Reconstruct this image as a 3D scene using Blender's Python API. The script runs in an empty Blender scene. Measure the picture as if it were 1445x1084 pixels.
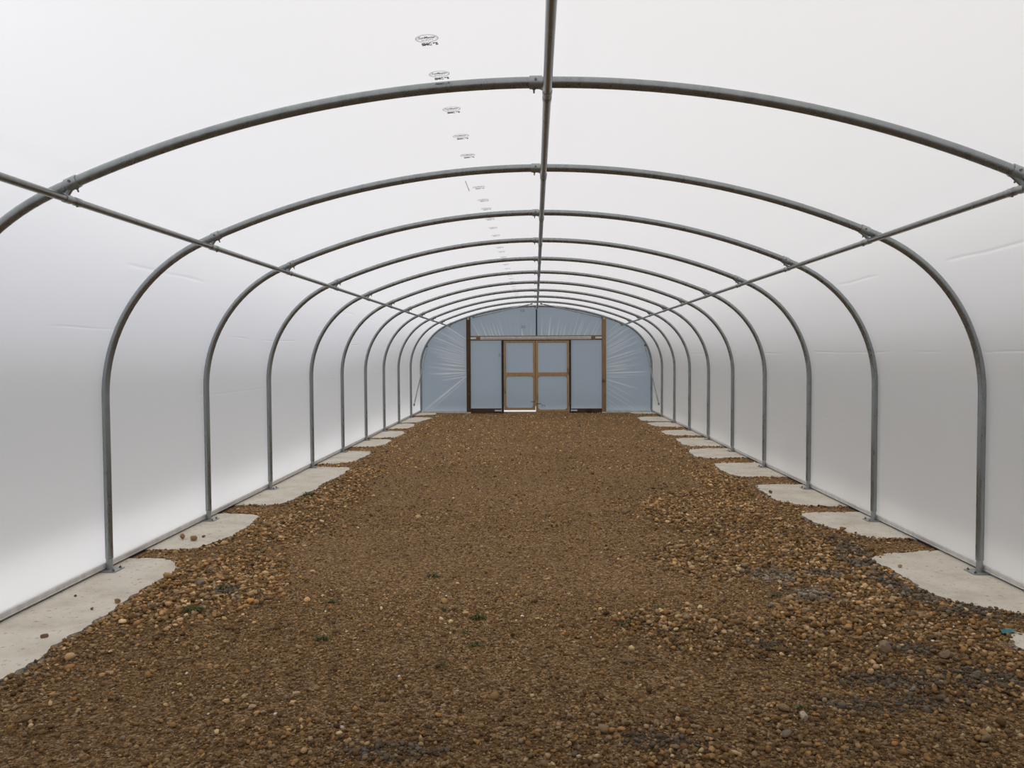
import bpy, math, random
import numpy as np
from mathutils import Vector, Matrix

random.seed(7)
rng = np.random.default_rng(7)
scene = bpy.context.scene
COL = scene.collection
PI = math.pi

# ------------------------------------------------------------------ dimensions (metres)
S = 2.0                 # hoop spacing
Y0 = 4.42               # hoop whose feet stand outside the picture
NH = 11                 # hoops Y0 .. Y0+20
HW = 3.483              # half width, tube centre
RT = 3.205              # ridge height, tube centre
RBIG = 6.66
RSM = 1.357
SA = 0.401              # sine of the angle where roof arc meets the shoulder arc
A1 = math.asin(SA)
XC = HW - RSM
XT = XC + RSM * SA
ZT = RT - (RBIG - math.sqrt(RBIG ** 2 - XT ** 2))
ZC = ZT - RSM * math.cos(A1)
YE = 24.5               # plane of the end sheet
YB = -14.0              # sheet behind the camera


def half_profile(off=0.0, z0=0.0, nstraight=6, nshoulder=22, nroof=24):
    """right half, foot to ridge: list of (x, z)."""
    pts = []
    for i in range(nstraight):
        pts.append((HW + off, z0 + (ZC - z0) * i / nstraight))
    r = RSM + off
    for i in range(nshoulder):
        a = (PI / 2 - A1) * i / nshoulder
        pts.append((XC + r * math.cos(a), ZC + r * math.sin(a)))
    R = RBIG + off
    zc = RT - RBIG
    for i in range(nroof + 1):
        a = A1 * (1 - i / nroof)
        pts.append((R * math.sin(a), zc + R * math.cos(a)))
    return pts


def full_profile(off=0.0, z0=0.0, **k):
    h = half_profile(off, z0, **k)
    return [(-x, z) for x, z in h] + [(x, z) for x, z in reversed(h[:-1])]


def top_z(x, off=0.0):
    x = abs(x)
    if x <= (RBIG + off) * SA:
        return RT - RBIG + math.sqrt((RBIG + off) ** 2 - x * x)
    d = min(x - XC, RSM + off)
    return ZC + math.sqrt(max((RSM + off) ** 2 - d * d, 0))


# ------------------------------------------------------------------ mesh helpers
class MB:
    def __init__(self):
        self.v, self.f = [], []

    def add(self, v, f):
        b = len(self.v)
        self.v += [tuple(p) for p in v]
        self.f += [tuple(i + b for i in q) for q in f]
        return self

    def box(self, x0, x1, y0, y1, z0, z1):
        v = [(x, y, z) for x in (x0, x1) for y in (y0, y1) for z in (z0, z1)]
        return self.add(v, [(0, 1, 3, 2), (4, 6, 7, 5), (0, 4, 5, 1), (2, 3, 7, 6), (0, 2, 6, 4), (1, 5, 7, 3)])

    def bevel_box(self, x0, x1, y0, y1, z0, z1, b=0.004):
        """box whose long edges are chamfered: an octagon swept along the longest axis."""
        dims = (x1 - x0, y1 - y0, z1 - z0)
        ax = dims.index(max(dims))
        lo, hi = (x0, y0, z0), (x1, y1, z1)
        o = [i for i in range(3) if i != ax]
        a0, a1, b0, b1 = lo[o[0]], hi[o[0]], lo[o[1]], hi[o[1]]
        ring = [(a0 + b, b0), (a1 - b, b0), (a1, b0 + b), (a1, b1 - b), (a1 - b, b1), (a0 + b, b1), (a0, b1 - b), (a0, b0 + b)]
        v = []
        for e in (lo[ax], hi[ax]):
            for p, q in ring:
                w = [0, 0, 0]
                w[ax], w[o[0]], w[o[1]] = e, p, q
                v.append(w)
        f = [tuple(range(8)), tuple(range(8, 16))] + [(i, (i + 1) % 8, (i + 1) % 8 + 8, i + 8) for i in range(8)]
        return self.add(v, f)

    def tube(self, pts, r, seg=16, caps=True, flare=None):
        pts = [Vector(p) for p in pts]
        n = len(pts)
        tang = []
        for i in range(n):
            t = (pts[min(i + 1, n - 1)] - pts[max(i - 1, 0)]).normalized()
            tang.append(t)
        up = Vector((0, 1, 0)) if abs(tang[0].y) < 0.9 else Vector((0, 0, 1))
        nrm = (up - tang[0] * up.dot(tang[0])).normalized()
        v, f = [], []
        for i in range(n):
            nrm = (nrm - tang[i] * nrm.dot(tang[i])).normalized()
            bn = tang[i].cross(nrm)
            rr = r[i] if isinstance(r, (list, tuple)) else r
            for k in range(seg):
                a = 2 * PI * k / seg
                v.append(pts[i] + (nrm * math.cos(a) + bn * math.sin(a)) * rr)
        for i in range(n - 1):
            for k in range(seg):
                k2 = (k + 1) % seg
                f.append((i * seg + k, i * seg + k2, (i + 1) * seg + k2, (i + 1) * seg + k))
        if caps:
            f.append(tuple(range(seg))[::-1])
            f.append(tuple((n - 1) * seg + k for k in range(seg)))
        return self.add(v, f)

    def prism(self, ring, lo, hi, axis=1):
        """ring of 2-D points in the two other axes, swept along axis."""
        o = [i for i in range(3) if i != axis]
        v = []
        for e in (lo, hi):
            for p, q in ring:
                w = [0, 0, 0]
                w[axis], w[o[0]], w[o[1]] = e, p, q
                v.append(w)
        n = len(ring)
        f = [tuple(range(n)), tuple(range(n, 2 * n))] + [(i, (i + 1) % n, (i + 1) % n + n, i + n) for i in range(n)]
        return self.add(v, f)

    def hexbolt(self, c, axis, r=0.011, h=0.009, shank=0.0):
        c, ax = Vector(c), Vector(axis).normalized()
        self.tube([c, c + ax * h], r, 6)
        if shank:
            self.tube([c + ax * h, c + ax * (h + shank)], r * .5, 8)
        return self

    def build(self, name, mat, parent=None, smooth=False, fix=True):
        me = bpy.data.meshes.new(name)
        me.from_pydata([tuple(p) for p in self.v], [], self.f)
        if fix:
            import bmesh
            bm = bmesh.new()
            bm.from_mesh(me)
            bmesh.ops.recalc_face_normals(bm, faces=bm.faces)
            bm.to_mesh(me)
            bm.free()
        me.materials.append(mat)
        if smooth:
            me.polygons.foreach_set('use_smooth', [True] * len(me.polygons))
            if smooth == 'auto':
                me.set_sharp_from_angle(angle=math.radians(40))
        o = bpy.data.objects.new(name, me)
        COL.objects.link(o)
        if parent:
            o.parent = parent
        return o


def tag(o, label=None, cat=None, group=None, kind=None):
    for k, v in (('label', label), ('category', cat), ('group', group), ('kind', kind)):
        if v:
            o[k] = v
    return o


def empty(name, loc=(0, 0, 0)):
    o = bpy.data.objects.new(name, None)
    o.empty_display_size = .1
    o.location = loc
    COL.objects.link(o)
    return o


def copy_tree(o, parent=None):
    c = o.copy()
    COL.objects.link(c)
    if parent:
        c.parent = parent
    for ch in list(o.children):
        copy_tree(ch, c)
    return c


# ------------------------------------------------------------------ materials
class NT:
    def __init__(self, name):
        self.m = bpy.data.materials.new(name)
        self.m.use_nodes = True
        self.t = self.m.node_tree
        self.t.nodes.clear()
        self.out = self.t.nodes.new('ShaderNodeOutputMaterial')

    def n(self, typ, **kw):
        nd = self.t.nodes.new(typ)
        for k, v in kw.items():
            if hasattr(nd, k) and not isinstance(v, tuple):
                setattr(nd, k, v)
            else:
                nd.inputs[k.replace('_', ' ')].default_value = v
        return nd

    def set(self, nd, key, val):
        nd.inputs[key].default_value = val

    def l(self, a, b):
        self.t.links.new(a, b)

    def ramp(self, fac, stops):
        r = self.t.nodes.new('ShaderNodeValToRGB')
        e = r.color_ramp.elements
        while len(e) < len(stops):
            e.new(0.5)
        for i, (p, c) in enumerate(stops):
            e[i].position = p
            e[i].color = (*c, 1) if len(c) == 3 else c
        self.l(fac, r.inputs[0])
        return r.outputs[0]

    def noise(self, vec, scale, detail=4, rough=.55, vscale=None):
        if vscale:
            mp = self.t.nodes.new('ShaderNodeMapping')
            mp.inputs['Scale'].default_value = vscale
            self.l(vec, mp.inputs[0])
            vec = mp.outputs[0]
        nz = self.t.nodes.new('ShaderNodeTexNoise')
        nz.inputs['Scale'].default_value = scale
        nz.inputs['Detail'].default_value = detail
        nz.inputs['Roughness'].default_value = rough
        self.l(vec, nz.inputs['Vector'])
        return nz.outputs['Fac']

    def math(self, op, a, b=None, clamp=False):
        m = self.t.nodes.new('ShaderNodeMath')
        m.operation = op
        m.use_clamp = clamp
        for i, x in enumerate((a, b)):
            if x is None:
                continue
            if isinstance(x, (int, float)):
                m.inputs[i].default_value = x
            else:
                self.l(x, m.inputs[i])
        return m.outputs[0]

    def bump(self, h, strength=.3, dist=.01):
        b = self.t.nodes.new('ShaderNodeBump')
        b.inputs['Strength'].default_value = strength
        b.inputs['Distance'].default_value = dist
        self.l(h, b.inputs['Height'])
        return b.outputs[0]

    def mix(self, fac, a, b, mode='MIX'):
        m = self.t.nodes.new('ShaderNodeMix')
        m.data_type = 'RGBA'
        m.blend_type = mode
        for key, x in ((0, fac), (6, a), (7, b)):
            if isinstance(x, (int, float)):
                m.inputs[key].default_value = x
            elif isinstance(x, tuple):
                m.inputs[key].default_value = (*x, 1)
            else:
                self.l(x, m.inputs[key])
        return m.outputs[2]

    def principled(self, base=None, rough=.5, metal=0.0, normal=None, spec=None):
        p = self.t.nodes.new('ShaderNodeBsdfPrincipled')
        for key, x in (('Base Color', base), ('Roughness', rough), ('Metallic', metal)):
            if x is None:
                continue
            if isinstance(x, tuple):
                p.inputs[key].default_value = (*x, 1)
            elif isinstance(x, (int, float)):
                p.inputs[key].default_value = x
            else:
                self.l(x, p.inputs[key])
        if spec is not None:
            p.inputs['Specular IOR Level'].default_value = spec
        if normal is not None:
            self.l(normal, p.inputs['Normal'])
        self.l(p.outputs[0], self.out.inputs[0])
        return p

    def geo(self):
        return self.t.nodes.new('ShaderNodeNewGeometry').outputs['Position']

    def objc(self):
        return self.t.nodes.new('ShaderNodeTexCoord').outputs['Object']


def mat_film(name, tcol, rcol, fac_t=.72, fac_refr=.4, rough=.55, creases=None, fine=.25, gloss=.05, folds=False):
    N = NT(name)
    pos = N.geo()
    h = N.noise(pos, 2.2, 3, .5, (1, .35, 1))
    hf = N.noise(pos, 9.0, 2, .5, (1, .12, 1))
    height = N.math('ADD', N.math('MULTIPLY', h, .6), N.math('MULTIPLY', hf, .12))
    if creases:
        sep = N.t.nodes.new('ShaderNodeSeparateXYZ')
        N.l(pos, sep.inputs[0])
        x, y, z = sep.outputs
        wob = N.math('MULTIPLY', N.math('SUBTRACT', N.noise(pos, .55, 2), .5), .09)
        zz = N.math('ADD', z, wob)
        for i, (side, zc, w) in enumerate(creases):
            d = N.math('DIVIDE', N.math('SUBTRACT', zz, zc), w)
            g = N.math('POWER', 2.718, N.math('MULTIPLY', N.math('MULTIPLY', d, d), -1))
            msk = N.noise(pos, .9 + .13 * i, 1, .5)
            msk = N.math('MULTIPLY', N.math('SUBTRACT', msk, .5), 7, clamp=True)
            sd = N.math('GREATER_THAN', N.math('MULTIPLY', x, side), 0)
            height = N.math('ADD', height, N.math('MULTIPLY', N.math('MULTIPLY', g, msk), N.math('MULTIPLY', sd, .5)))
    nb = N.bump(height, fine, .05)
    var = N.noise(pos, .6, 2)
    tc = N.mix(N.math('MULTIPLY', var, .12), tcol, tuple(c * .8 for c in tcol))
    rc = None
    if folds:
        # bright reflections along the folds, put into the film colour as white
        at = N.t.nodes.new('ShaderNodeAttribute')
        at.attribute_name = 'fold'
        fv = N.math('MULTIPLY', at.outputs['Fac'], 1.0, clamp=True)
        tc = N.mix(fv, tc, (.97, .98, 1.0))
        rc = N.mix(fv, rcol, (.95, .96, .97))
    tr = N.t.nodes.new('ShaderNodeBsdfTranslucent')
    N.l(tc, tr.inputs[0])
    N.l(nb, tr.inputs['Normal'])
    rf = N.t.nodes.new('ShaderNodeBsdfRefraction')
    rf.inputs['Roughness'].default_value = rough
    rf.inputs['IOR'].default_value = 1.18
    N.l(tc, rf.inputs[0])
    N.l(nb, rf.inputs['Normal'])
    df = N.t.nodes.new('ShaderNodeBsdfDiffuse')
    df.inputs[0].default_value = (*rcol, 1)
    if rc:
        N.l(rc, df.inputs[0])
    N.l(nb, df.inputs['Normal'])
    gl = N.t.nodes.new('ShaderNodeBsdfGlossy')
    gl.inputs['Roughness'].default_value = .28
    gl.inputs[0].default_value = (.9, .9, .9, 1)
    N.l(nb, gl.inputs['Normal'])

    def mx(f, a, b):
        m = N.t.nodes.new('ShaderNodeMixShader')
        m.inputs[0].default_value = f
        N.l(a, m.inputs[1])
        N.l(b, m.inputs[2])
        return m.outputs[0]
    t = mx(fac_refr, tr.outputs[0], rf.outputs[0])
    s = mx(fac_t, df.outputs[0], t)
    s = mx(gloss, s, gl.outputs[0])
    N.l(s, N.out.inputs[0])
    return N.m


def mat_galv(name, base=(.30, .315, .32), rough=.42, metal=.8):
    N = NT(name)
    p = N.objc()
    a = N.noise(p, 14, 5, .6, (1, 1, .25))
    b = N.noise(p, 90, 2, .5)
    c = N.ramp(a, [(.3, tuple(x * .86 for x in base)), (.5, base), (.72, tuple(min(1, x * 1.14) for x in base))])
    c = N.mix(N.math('MULTIPLY', b, .25), c, tuple(x * .6 for x in base))
    r = N.math('ADD', N.math('MULTIPLY', a, .12), rough - .06)
    N.principled(c, r, metal, N.bump(b, .04, .002))
    return N.m


def mat_wood(name, dark, light, along=(9, 9, .8)):
    N = NT(name)
    p = N.geo()
    g = N.noise(p, 5, 6, .65, along)
    kn = N.noise(p, 2.3, 2, .5)
    c = N.ramp(g, [(.25, dark), (.5, tuple((a + b) / 2 for a, b in zip(dark, light))), (.75, light)])
    c = N.mix(N.ramp(kn, [(.62, (0, 0, 0)), (.72, (1, 1, 1))]), c, tuple(x * .45 for x in dark))
    N.principled(c, .75, 0, N.bump(g, .25, .004), .25)
    return N.m


def mat_plain(name, col, rough=.6, metal=0.0, nscale=20, var=.25):
    N = NT(name)
    p = N.objc()
    g = N.noise(p, nscale, 4, .6)
    c = N.ramp(g, [(.3, tuple(x * (1 - var) for x in col)), (.7, tuple(min(1, x * (1 + var)) for x in col))])
    N.principled(c, rough, metal, N.bump(g, .1, .003), .3)
    return N.m


M = {}
M['film'] = mat_film('polythene_film', (.95, .955, .965), (.90, .90, .90), .70, .45, .6,
                     [(-1, 1.95, .008), (-1, 1.33, .010), (1, 2.43, .009), (1, 1.74, .008), (-1, 2.42, .010), (1, .95, .010)], .28)
M['end_film'] = mat_film('end_sheet_film', (.47, .58, .69), (.31, .38, .45), .60, .35, .5, None, .15, .10, True)  # weaker, bluer light at the end put into this film's colour
M['galv'] = mat_galv('galvanised_steel', (.295, .315, .315), .28, .85)
M['galv_dark'] = mat_galv('galvanised_steel_purlin', (.26, .265, .26), .29, .85)
M['zinc'] = mat_galv('zinc_plated_fittings', (.36, .38, .38), .4, .8)
M['bolt'] = mat_galv('bolt_steel', (.14, .14, .14), .45, .7)
M['alu'] = mat_galv('aluminium_rail', (.60, .585, .56), .55, .15)
M['track'] = mat_galv('sliding_track_metal', (.62, .58, .54), .45, .4)
M['wood_pale'] = mat_wood('softwood_doors', (.25, .155, .075), (.46, .31, .165))
M['wood_post'] = mat_wood('softwood_post', (.17, .105, .055), (.34, .215, .12))
M['wood_dark'] = mat_wood('treated_timber_dark', (.045, .024, .014), (.10, .055, .03))
M['wood_lintel'] = mat_wood('lintel_timber', (.13, .08, .045), (.27, .18, .11), (.8, 9, 9))
M['wood_sill'] = mat_wood('sill_timber', (.04, .022, .013), (.10, .055, .03), (.8, 9, 9))
M['black'] = mat_plain('black_paint_and_shade', (.02, .02, .022), .5)
M['ink'] = mat_plain('grey_print_ink', (.25, .25, .26), .8, 0, 40, .1)
M['leaf'] = mat_plain('weed_leaf', (.062, .070, .010), .6, 0, 60, .5)
M['teal'] = mat_plain('teal_plastic', (.03, .16, .17), .4)
M['hedge'] = mat_plain('hedge_foliage', (.07, .072, .06), .9, 0, 3, .5)


def mat_concrete():
    N = NT('pad_concrete')
    p = N.geo()
    a = N.noise(p, 3.2, 6, .6)
    b = N.noise(p, 45, 3, .6)
    sp = N.noise(p, 22, 2, .5)
    c = N.ramp(a, [(.28, (.45, .40, .325)), (.5, (.585, .535, .45)), (.75, (.67, .62, .535))])
    c = N.mix(N.ramp(sp, [(.62, (0, 0, 0)), (.72, (.9, .9, .9))]), c, (.30, .23, .155))
    sp2 = N.noise(p, 75, 2, .5)
    c = N.mix(N.ramp(sp2, [(.66, (0, 0, 0)), (.72, (.8, .8, .8))]), c, (.20, .16, .11))
    c = N.mix(N.math('MULTIPLY', b, .3), c, (.42, .38, .32))
    hgt = N.math('ADD', N.math('MULTIPLY', b, .3), a)
    N.principled(c, .9, 0, N.bump(hgt, .25, .01), .2)
    return N.m


def mat_concrete_edge():
    N = NT('rough_concrete_edge')
    p = N.geo()
    b = N.noise(p, 38, 5, .7)
    c = N.ramp(b, [(.35, (.07, .055, .04)), (.5, (.20, .17, .13)), (.68, (.40, .36, .29))])
    N.principled(c, .95, 0, N.bump(b, .9, .02), .1)
    return N.m


def mat_soil():
    N = NT('compacted_soil_and_grit')
    p = N.geo()
    big = N.noise(p, .55, 4, .6)
    mid = N.noise(p, 5, 6, .7)
    fine = N.noise(p, 70, 4, .7)
    vo = N.t.nodes.new('ShaderNodeTexVoronoi')
    vo.inputs['Scale'].default_value = 95
    N.l(p, vo.inputs['Vector'])
    vo2 = N.t.nodes.new('ShaderNodeTexVoronoi')
    vo2.inputs['Scale'].default_value = 48
    N.l(p, vo2.inputs['Vector'])
    sepc = N.t.nodes.new('ShaderNodeSeparateColor')
    N.l(vo.outputs['Color'], sepc.inputs[0])
    sepc2 = N.t.nodes.new('ShaderNodeSeparateColor')
    N.l(vo2.outputs['Color'], sepc2.inputs[0])
    base = N.ramp(mid, [(.25, (.185, .096, .036)), (.5, (.29, .157, .061)), (.78, (.40, .23, .097))])
    grit = N.ramp(sepc.outputs[0], [(.0, (.03, .016, .007)), (.3, (.13, .07, .028)), (.62, (.27, .16, .068)), (.85, (.45, .29, .14)), (1, (.66, .50, .31))])
    c = N.mix(.72, base, grit)
    grit2 = N.ramp(sepc2.outputs[1], [(.0, (.08, .045, .02)), (.5, (.17, .098, .044)), (.9, (.32, .21, .11)), (1, (.5, .38, .24))])
    c = N.mix(N.ramp(sepc2.outputs[0], [(.60, (0, 0, 0)), (.66, (1, 1, 1))]), c, grit2)
    c = N.mix(N.ramp(big, [(.4, (0, 0, 0)), (.7, (.35, .35, .35))]), c, (.15, .088, .036))
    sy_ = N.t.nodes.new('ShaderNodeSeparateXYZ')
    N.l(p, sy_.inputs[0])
    near_shade = N.math('ADD', N.math('MULTIPLY', sy_.outputs[1], .1), N.math('MULTIPLY', N.noise(p, .8, 3), .3))  # foreground shade put into the soil colour, darker towards the camera
    c = N.mix(1.0, c, N.ramp(near_shade, [(.42, (.66, .65, .64)), (.78, (1, 1, 1))]), 'MULTIPLY')
    hgt = N.math('SUBTRACT', N.math('ADD', N.math('MULTIPLY', fine, .5), mid), N.math('MULTIPLY', vo.outputs['Distance'], 1.2))
    hgt = N.math('SUBTRACT', hgt, N.math('MULTIPLY', vo2.outputs['Distance'], .9))
    N.principled(c, .95, 0, N.bump(hgt, .9, .012), .12)
    return N.m


def mat_stone():
    N = NT('gravel_stone')
    at = N.t.nodes.new('ShaderNodeAttribute')
    at.attribute_name = 'stone_colour'
    p = N.geo()
    b = N.noise(p, 120, 3, .6)
    c = N.mix(N.math('MULTIPLY', b, .5), at.outputs['Color'], (.10, .06, .03))
    N.principled(c, .9, 0, N.bump(b, .5, .004), .15)
    return N.m


def mat_outside(name, c0, c1, sc):
    N = NT(name)
    p = N.geo()
    a = N.noise(p, sc, 5, .6)
    N.principled(N.ramp(a, [(.3, c0), (.7, c1)]), .95, 0, None, .1)
    return N.m


M['concrete'] = mat_concrete()
M['concrete_edge'] = mat_concrete_edge()
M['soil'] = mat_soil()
M['stone'] = mat_stone()
M['reflector'] = mat_outside('pale_reflector', (.78, .78, .77), (.9, .9, .89), 4)  # invented pale ground that bounces light onto the sheet
M['reflector_grey'] = mat_outside('grey_reflector', (.52, .50, .47), (.64, .61, .57), 4)
M['grass'] = mat_outside('rough_grass', (.09, .09, .085), (.15, .145, .13), 1.2)

# ------------------------------------------------------------------ polythene skin
OFF = 0.037


def skin(name, prof, mat, ystep=.5):
    ny = int((YE - YB) / ystep)
    ys = [YB + (YE - YB) * i / ny for i in range(ny + 1)]
    mb = MB()
    n = len(prof)
    v = [(x, y, z) for y in ys for x, z in prof]
    f = []
    for j in range(ny):
        for i in range(n - 1):
            a = j * n + i
            f.append((a, a + n, a + n + 1, a + 1))
    mb.add(v, f)
    o = mb.build(name, mat, smooth=True, fix=False)
    # the inner face is the front face
    me = o.data
    c = me.polygons[len(me.polygons) // 2]
    if c.normal.dot(Vector((0, c.center.y, 1.2)) - c.center) < 0:
        me.flip_normals()
    tag(o, kind='structure')
    return o


fp = full_profile(OFF, 0.01, nstraight=10, nshoulder=30, nroof=40)
split_l = max(i for i, (x, z) in enumerate(fp) if x < -XT - .12) + 1
split_r = len(fp) - 1 - split_l
wl = skin('wall_left', fp[:split_l + 1], M['film'])
ceil_o = skin('ceiling', fp[split_l:split_r + 1], M['film'])
wr = skin('wall_right', fp[split_r:], M['film'])
tag(wl, 'milky white polythene side sheet on the left of the tunnel', kind='structure')
tag(wr, 'milky white polythene side sheet on the right of the tunnel', kind='structure')
tag(ceil_o, 'milky white polythene roof sheet with a row of oval printed marks', kind='structure')

# sheet closing the tunnel behind the camera
mb = MB()
pr = full_profile(OFF, 0.0)
mb.add([(x, YB, z) for x, z in pr], [tuple(range(len(pr)))])
tag(mb.build('wall_front', M['film']), kind='structure')

# ------------------------------------------------------------------ end sheet with its folds
def side_folds(seed, n, zc, zlo, zhi, extra):
    """folds that start along the timber post: (height at post, slope, half width, strength, reach)."""
    r = np.random.default_rng(seed)
    out = []
    for k in range(n):
        zp = zlo + (zhi - zlo) * (k + r.uniform(.1, .9)) / n
        t = (zp - zlo) / (zhi - zlo)
        out.append((zp, (zp - zc) * .66 + r.normal(0, .03), r.uniform(.009, .019), r.uniform(.3, 1.0) * (1 - .3 * t), r.uniform(.75, 1.45) * (1 - .25 * t)))
    return out + extra


def side_fold(x, z, xp, folds, side):
    d = (x - xp) * side
    h = 0
    for zp, m, w, amp, reach in folds:
        if d > reach:
            continue
        ww = w * (.7 + .9 * d)
        q = (z - zp - m * d) / (ww * math.sqrt(1 + m * m))
        if abs(q) < 3:
            h += amp * math.exp(-q * q) * (1 - (d / reach) ** 2) * (.012 + .006 * d) * (.35 + .65 * min(1, d / .1))
    return h


fl = side_folds(3, 24, 1.22, 1.08, 2.25, [(1.10, -.80, .02, .8, 1.35), (1.02, -.85, .014, .4, 1.2), (1.2, -.06, .014, .6, 1.0)])
fr = side_folds(5, 24, 1.06, 1.02, 2.35, [(.98, -.30, .016, .7, 1.0), (.9, -.55, .016, .35, .9), (.75, -.62, .014, .35, .9), (.6, -.6, .012, .4, .9), (.42, -.75, .012, .35, .6), (.3, -.7, .012, .3, .5)])
rg = np.random.default_rng(11)
gf = []
for k in range(34):
    xb = -1.9 + 3.85 * (k + rg.uniform(.2, .8)) / 34
    gf.append((xb, rg.uniform(-.05, .05) + xb * .28 * (1 if abs(xb) > .2 else 0), rg.uniform(.010, .017), rg.uniform(.2, .95) ** 1.5, rg.uniform(.3, .75)))


def gable_fold(x, z):
    h = 0
    t = z - 2.30
    for xb, lean, w, amp, reach in gf:
        d = (x - (xb + lean * t)) / w
        if abs(d) < 3 and t < reach:
            h += amp * math.exp(-d * d) * (1 - t / reach) * .016
    return h


mb = MB()
fold_val = []


def panel(x0, x1, zlo, zhi, nx, nz, hfun):
    v, f = [], []
    for i in range(nx + 1):
        x = x0 + (x1 - x0) * i / nx
        zt = zhi(x) if callable(zhi) else zhi
        for j in range(nz + 1):
            z = zlo + (zt - zlo) * j / nz
            hv = hfun(x, z)
            v.append((x, YE - hv, z))
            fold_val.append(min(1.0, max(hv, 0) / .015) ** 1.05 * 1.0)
    for i in range(nx):
        for j in range(nz):
            a = i * (nz + 1) + j
            f.append((a, a + 1, a + nz + 2, a + nz + 1))
    mb.add(v, f)


zt = lambda x: top_z(x, OFF - .004)
panel(-HW - OFF + .004, -2.03, .02, zt, 120, 190, lambda x, z: side_fold(x, z, -2.09, fl, -1))
panel(-2.03, 2.06, 2.24, zt, 360, 60, gable_fold)
panel(2.06, HW + OFF - .004, .02, zt, 120, 190, lambda x, z: side_fold(x, z, 2.115, fr, 1))
panel(-2.03, -.99, .08, 2.24, 4, 8, lambda x, z: .0)
panel(1.03, 2.06, .08, 2.24, 4, 8, lambda x, z: .0)
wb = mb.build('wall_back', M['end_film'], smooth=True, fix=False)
if wb.data.polygons[0].normal.y > 0:
    wb.data.flip_normals()
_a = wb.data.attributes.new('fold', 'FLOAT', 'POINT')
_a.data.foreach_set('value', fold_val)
tag(wb, 'bluish end sheet pulled into folds around the timber door frame', kind='structure')

# ------------------------------------------------------------------ printed marks on the sheets
dg = None


def text_mesh(s, size, shear=0.0, weight=0.0):
    cu = bpy.data.curves.new('t', 'FONT')
    cu.body = s
    cu.size = size
    cu.shear = shear
    cu.offset = weight
    cu.align_x = 'CENTER'
    cu.align_y = 'CENTER'
    cu.resolution_u = 2
    ob = bpy.data.objects.new('t', cu)
    COL.objects.link(ob)
    d = bpy.context.evaluated_depsgraph_get()
    me = bpy.data.meshes.new_from_object(ob.evaluated_get(d))
    v = [tuple(p.co) for p in me.vertices]
    f = [tuple(p.vertices) for p in me.polygons]
    bpy.data.objects.remove(ob)
    bpy.data.meshes.remove(me)
    return v, f


def logo_flat(full=True):
    """flat mark in metres: x across, y up."""
    mb = MB()

    def ring(a, b, t, n=40):
        v, f = [], []
        for k in range(n):
            c, s = math.cos(2 * PI * k / n), math.sin(2 * PI * k / n)
            v += [(a * c, b * s, 0), ((a - t) * c, (b - t) * s, 0)]
        for k in range(n):
            k2 = (k + 1) % n
            f.append((2 * k, 2 * k2, 2 * k2 + 1, 2 * k + 1))
        mb.add(v, f)
    ring(.054, .048, .0028)
    ring(.047, .040, .0018)

    def put(s, size, cx, cy, sx, sy, shear=0., w=0.):
        v, f = text_mesh(s, size, shear, w)
        mb.add([(x * sx + cx, y * sy + cy, 0) for x, y, _ in v], f)
    put('SunMaster', .02, 0, .011, .95, 1.9, .25, .0005)
    put('QUALITY', .014, 0, -.017, 1.0, 1.6, 0, .0002)
    put('SMC 95', .02, .006, -.070, 1.2, 2.0, 0, .0014)
    return mb.v, mb.f


lv, lf = logo_flat()
ys_marks = [3.83, 4.31, 4.92, 5.52, 6.05, 6.62, 7.19, 7.78, 8.24, 8.86, 9.47, 10.08, 10.66, 11.2, 11.67, 12.3, 12.8, 13.32, 13.96, 14.6, 15.2, 15.8, 16.4, 17.0, 17.6, 18.2, 18.9, 19.5, 20.1, 20.8, 21.5]
for k, yc in enumerate(ys_marks):
    xc = -.515 + .0028 * (yc - 3.8)
    mb = MB()
    # read from below, upright for someone looking down the tunnel
    v = []
    for x, y, _ in lv:
        wx, wy = xc + x, yc - y
        v.append((wx, wy, top_z(wx, OFF) - .003))
    mb.add(v, lf)
    o = mb.build('printed_mark', M['ink'], ceil_o, fix=False)
    o['label'] = 'grey oval printed mark with small lettering'
# a line of tiny print running along the sheet beside the marks
mb = MB()
yy = 6.9
while yy < 7.32:
    ln = random.uniform(.008, .022)
    x = -.60
    mb.add([(x - .004, yy, top_z(x, OFF) - .003), (x + .004, yy, top_z(x, OFF) - .003), (x + .004, yy + ln, top_z(x, OFF) - .003), (x - .004, yy + ln, top_z(x, OFF) - .003)], [(0, 1, 2, 3)])
    yy += ln + .006
mb.build('printed_line', M['ink'], ceil_o, fix=False)


def wall_mark(xc, zc, rot, y=YE - .028, s=1.0, parent=wb):
    mb = MB()
    c, sn = math.cos(rot), math.sin(rot)
    mb.add([(xc + s * (x * c - z * sn), y, zc + s * (x * sn + z * c)) for x, z, _ in lv], lf)
    mb.build('printed_mark', M['ink'], parent, fix=False)


wall_mark(-.42, 3.07, PI / 2)
wall_mark(-.40, 2.58, PI / 2)
wall_mark(-1.09, 1.73, PI / 2, YE - .004)

# ------------------------------------------------------------------ hoops
PUX, PUZ, PUR = 2.593, 2.609, .021     # side purlin centre
RIX, RIZ, RIR = .058, 3.152, .0235     # ridge tube centre


def hoop_point(s):
    """point at signed arclength s from the ridge (positive right) on the tube centre line, with unit tangent and inward normal."""
    L1 = RBIG * A1
    sg = 1 if s >= 0 else -1
    a = abs(s)
    if a <= L1:
        t = a / RBIG
        p = (RBIG * math.sin(t), RT - RBIG + RBIG * math.cos(t))
        tg = (math.cos(t), -math.sin(t))
    else:
        t = A1 + (a - L1) / RSM
        p = (XC + RSM * math.sin(t), ZC + RSM * math.cos(t))
        tg = (math.cos(t), -math.sin(t))
    n = (-(-tg[1]), -tg[0])
    return Vector((sg * p[0], 0, p[1])), Vector((sg * tg[0], 0, tg[1])) * sg, Vector((sg * tg[1], 0, -tg[0]))


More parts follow.
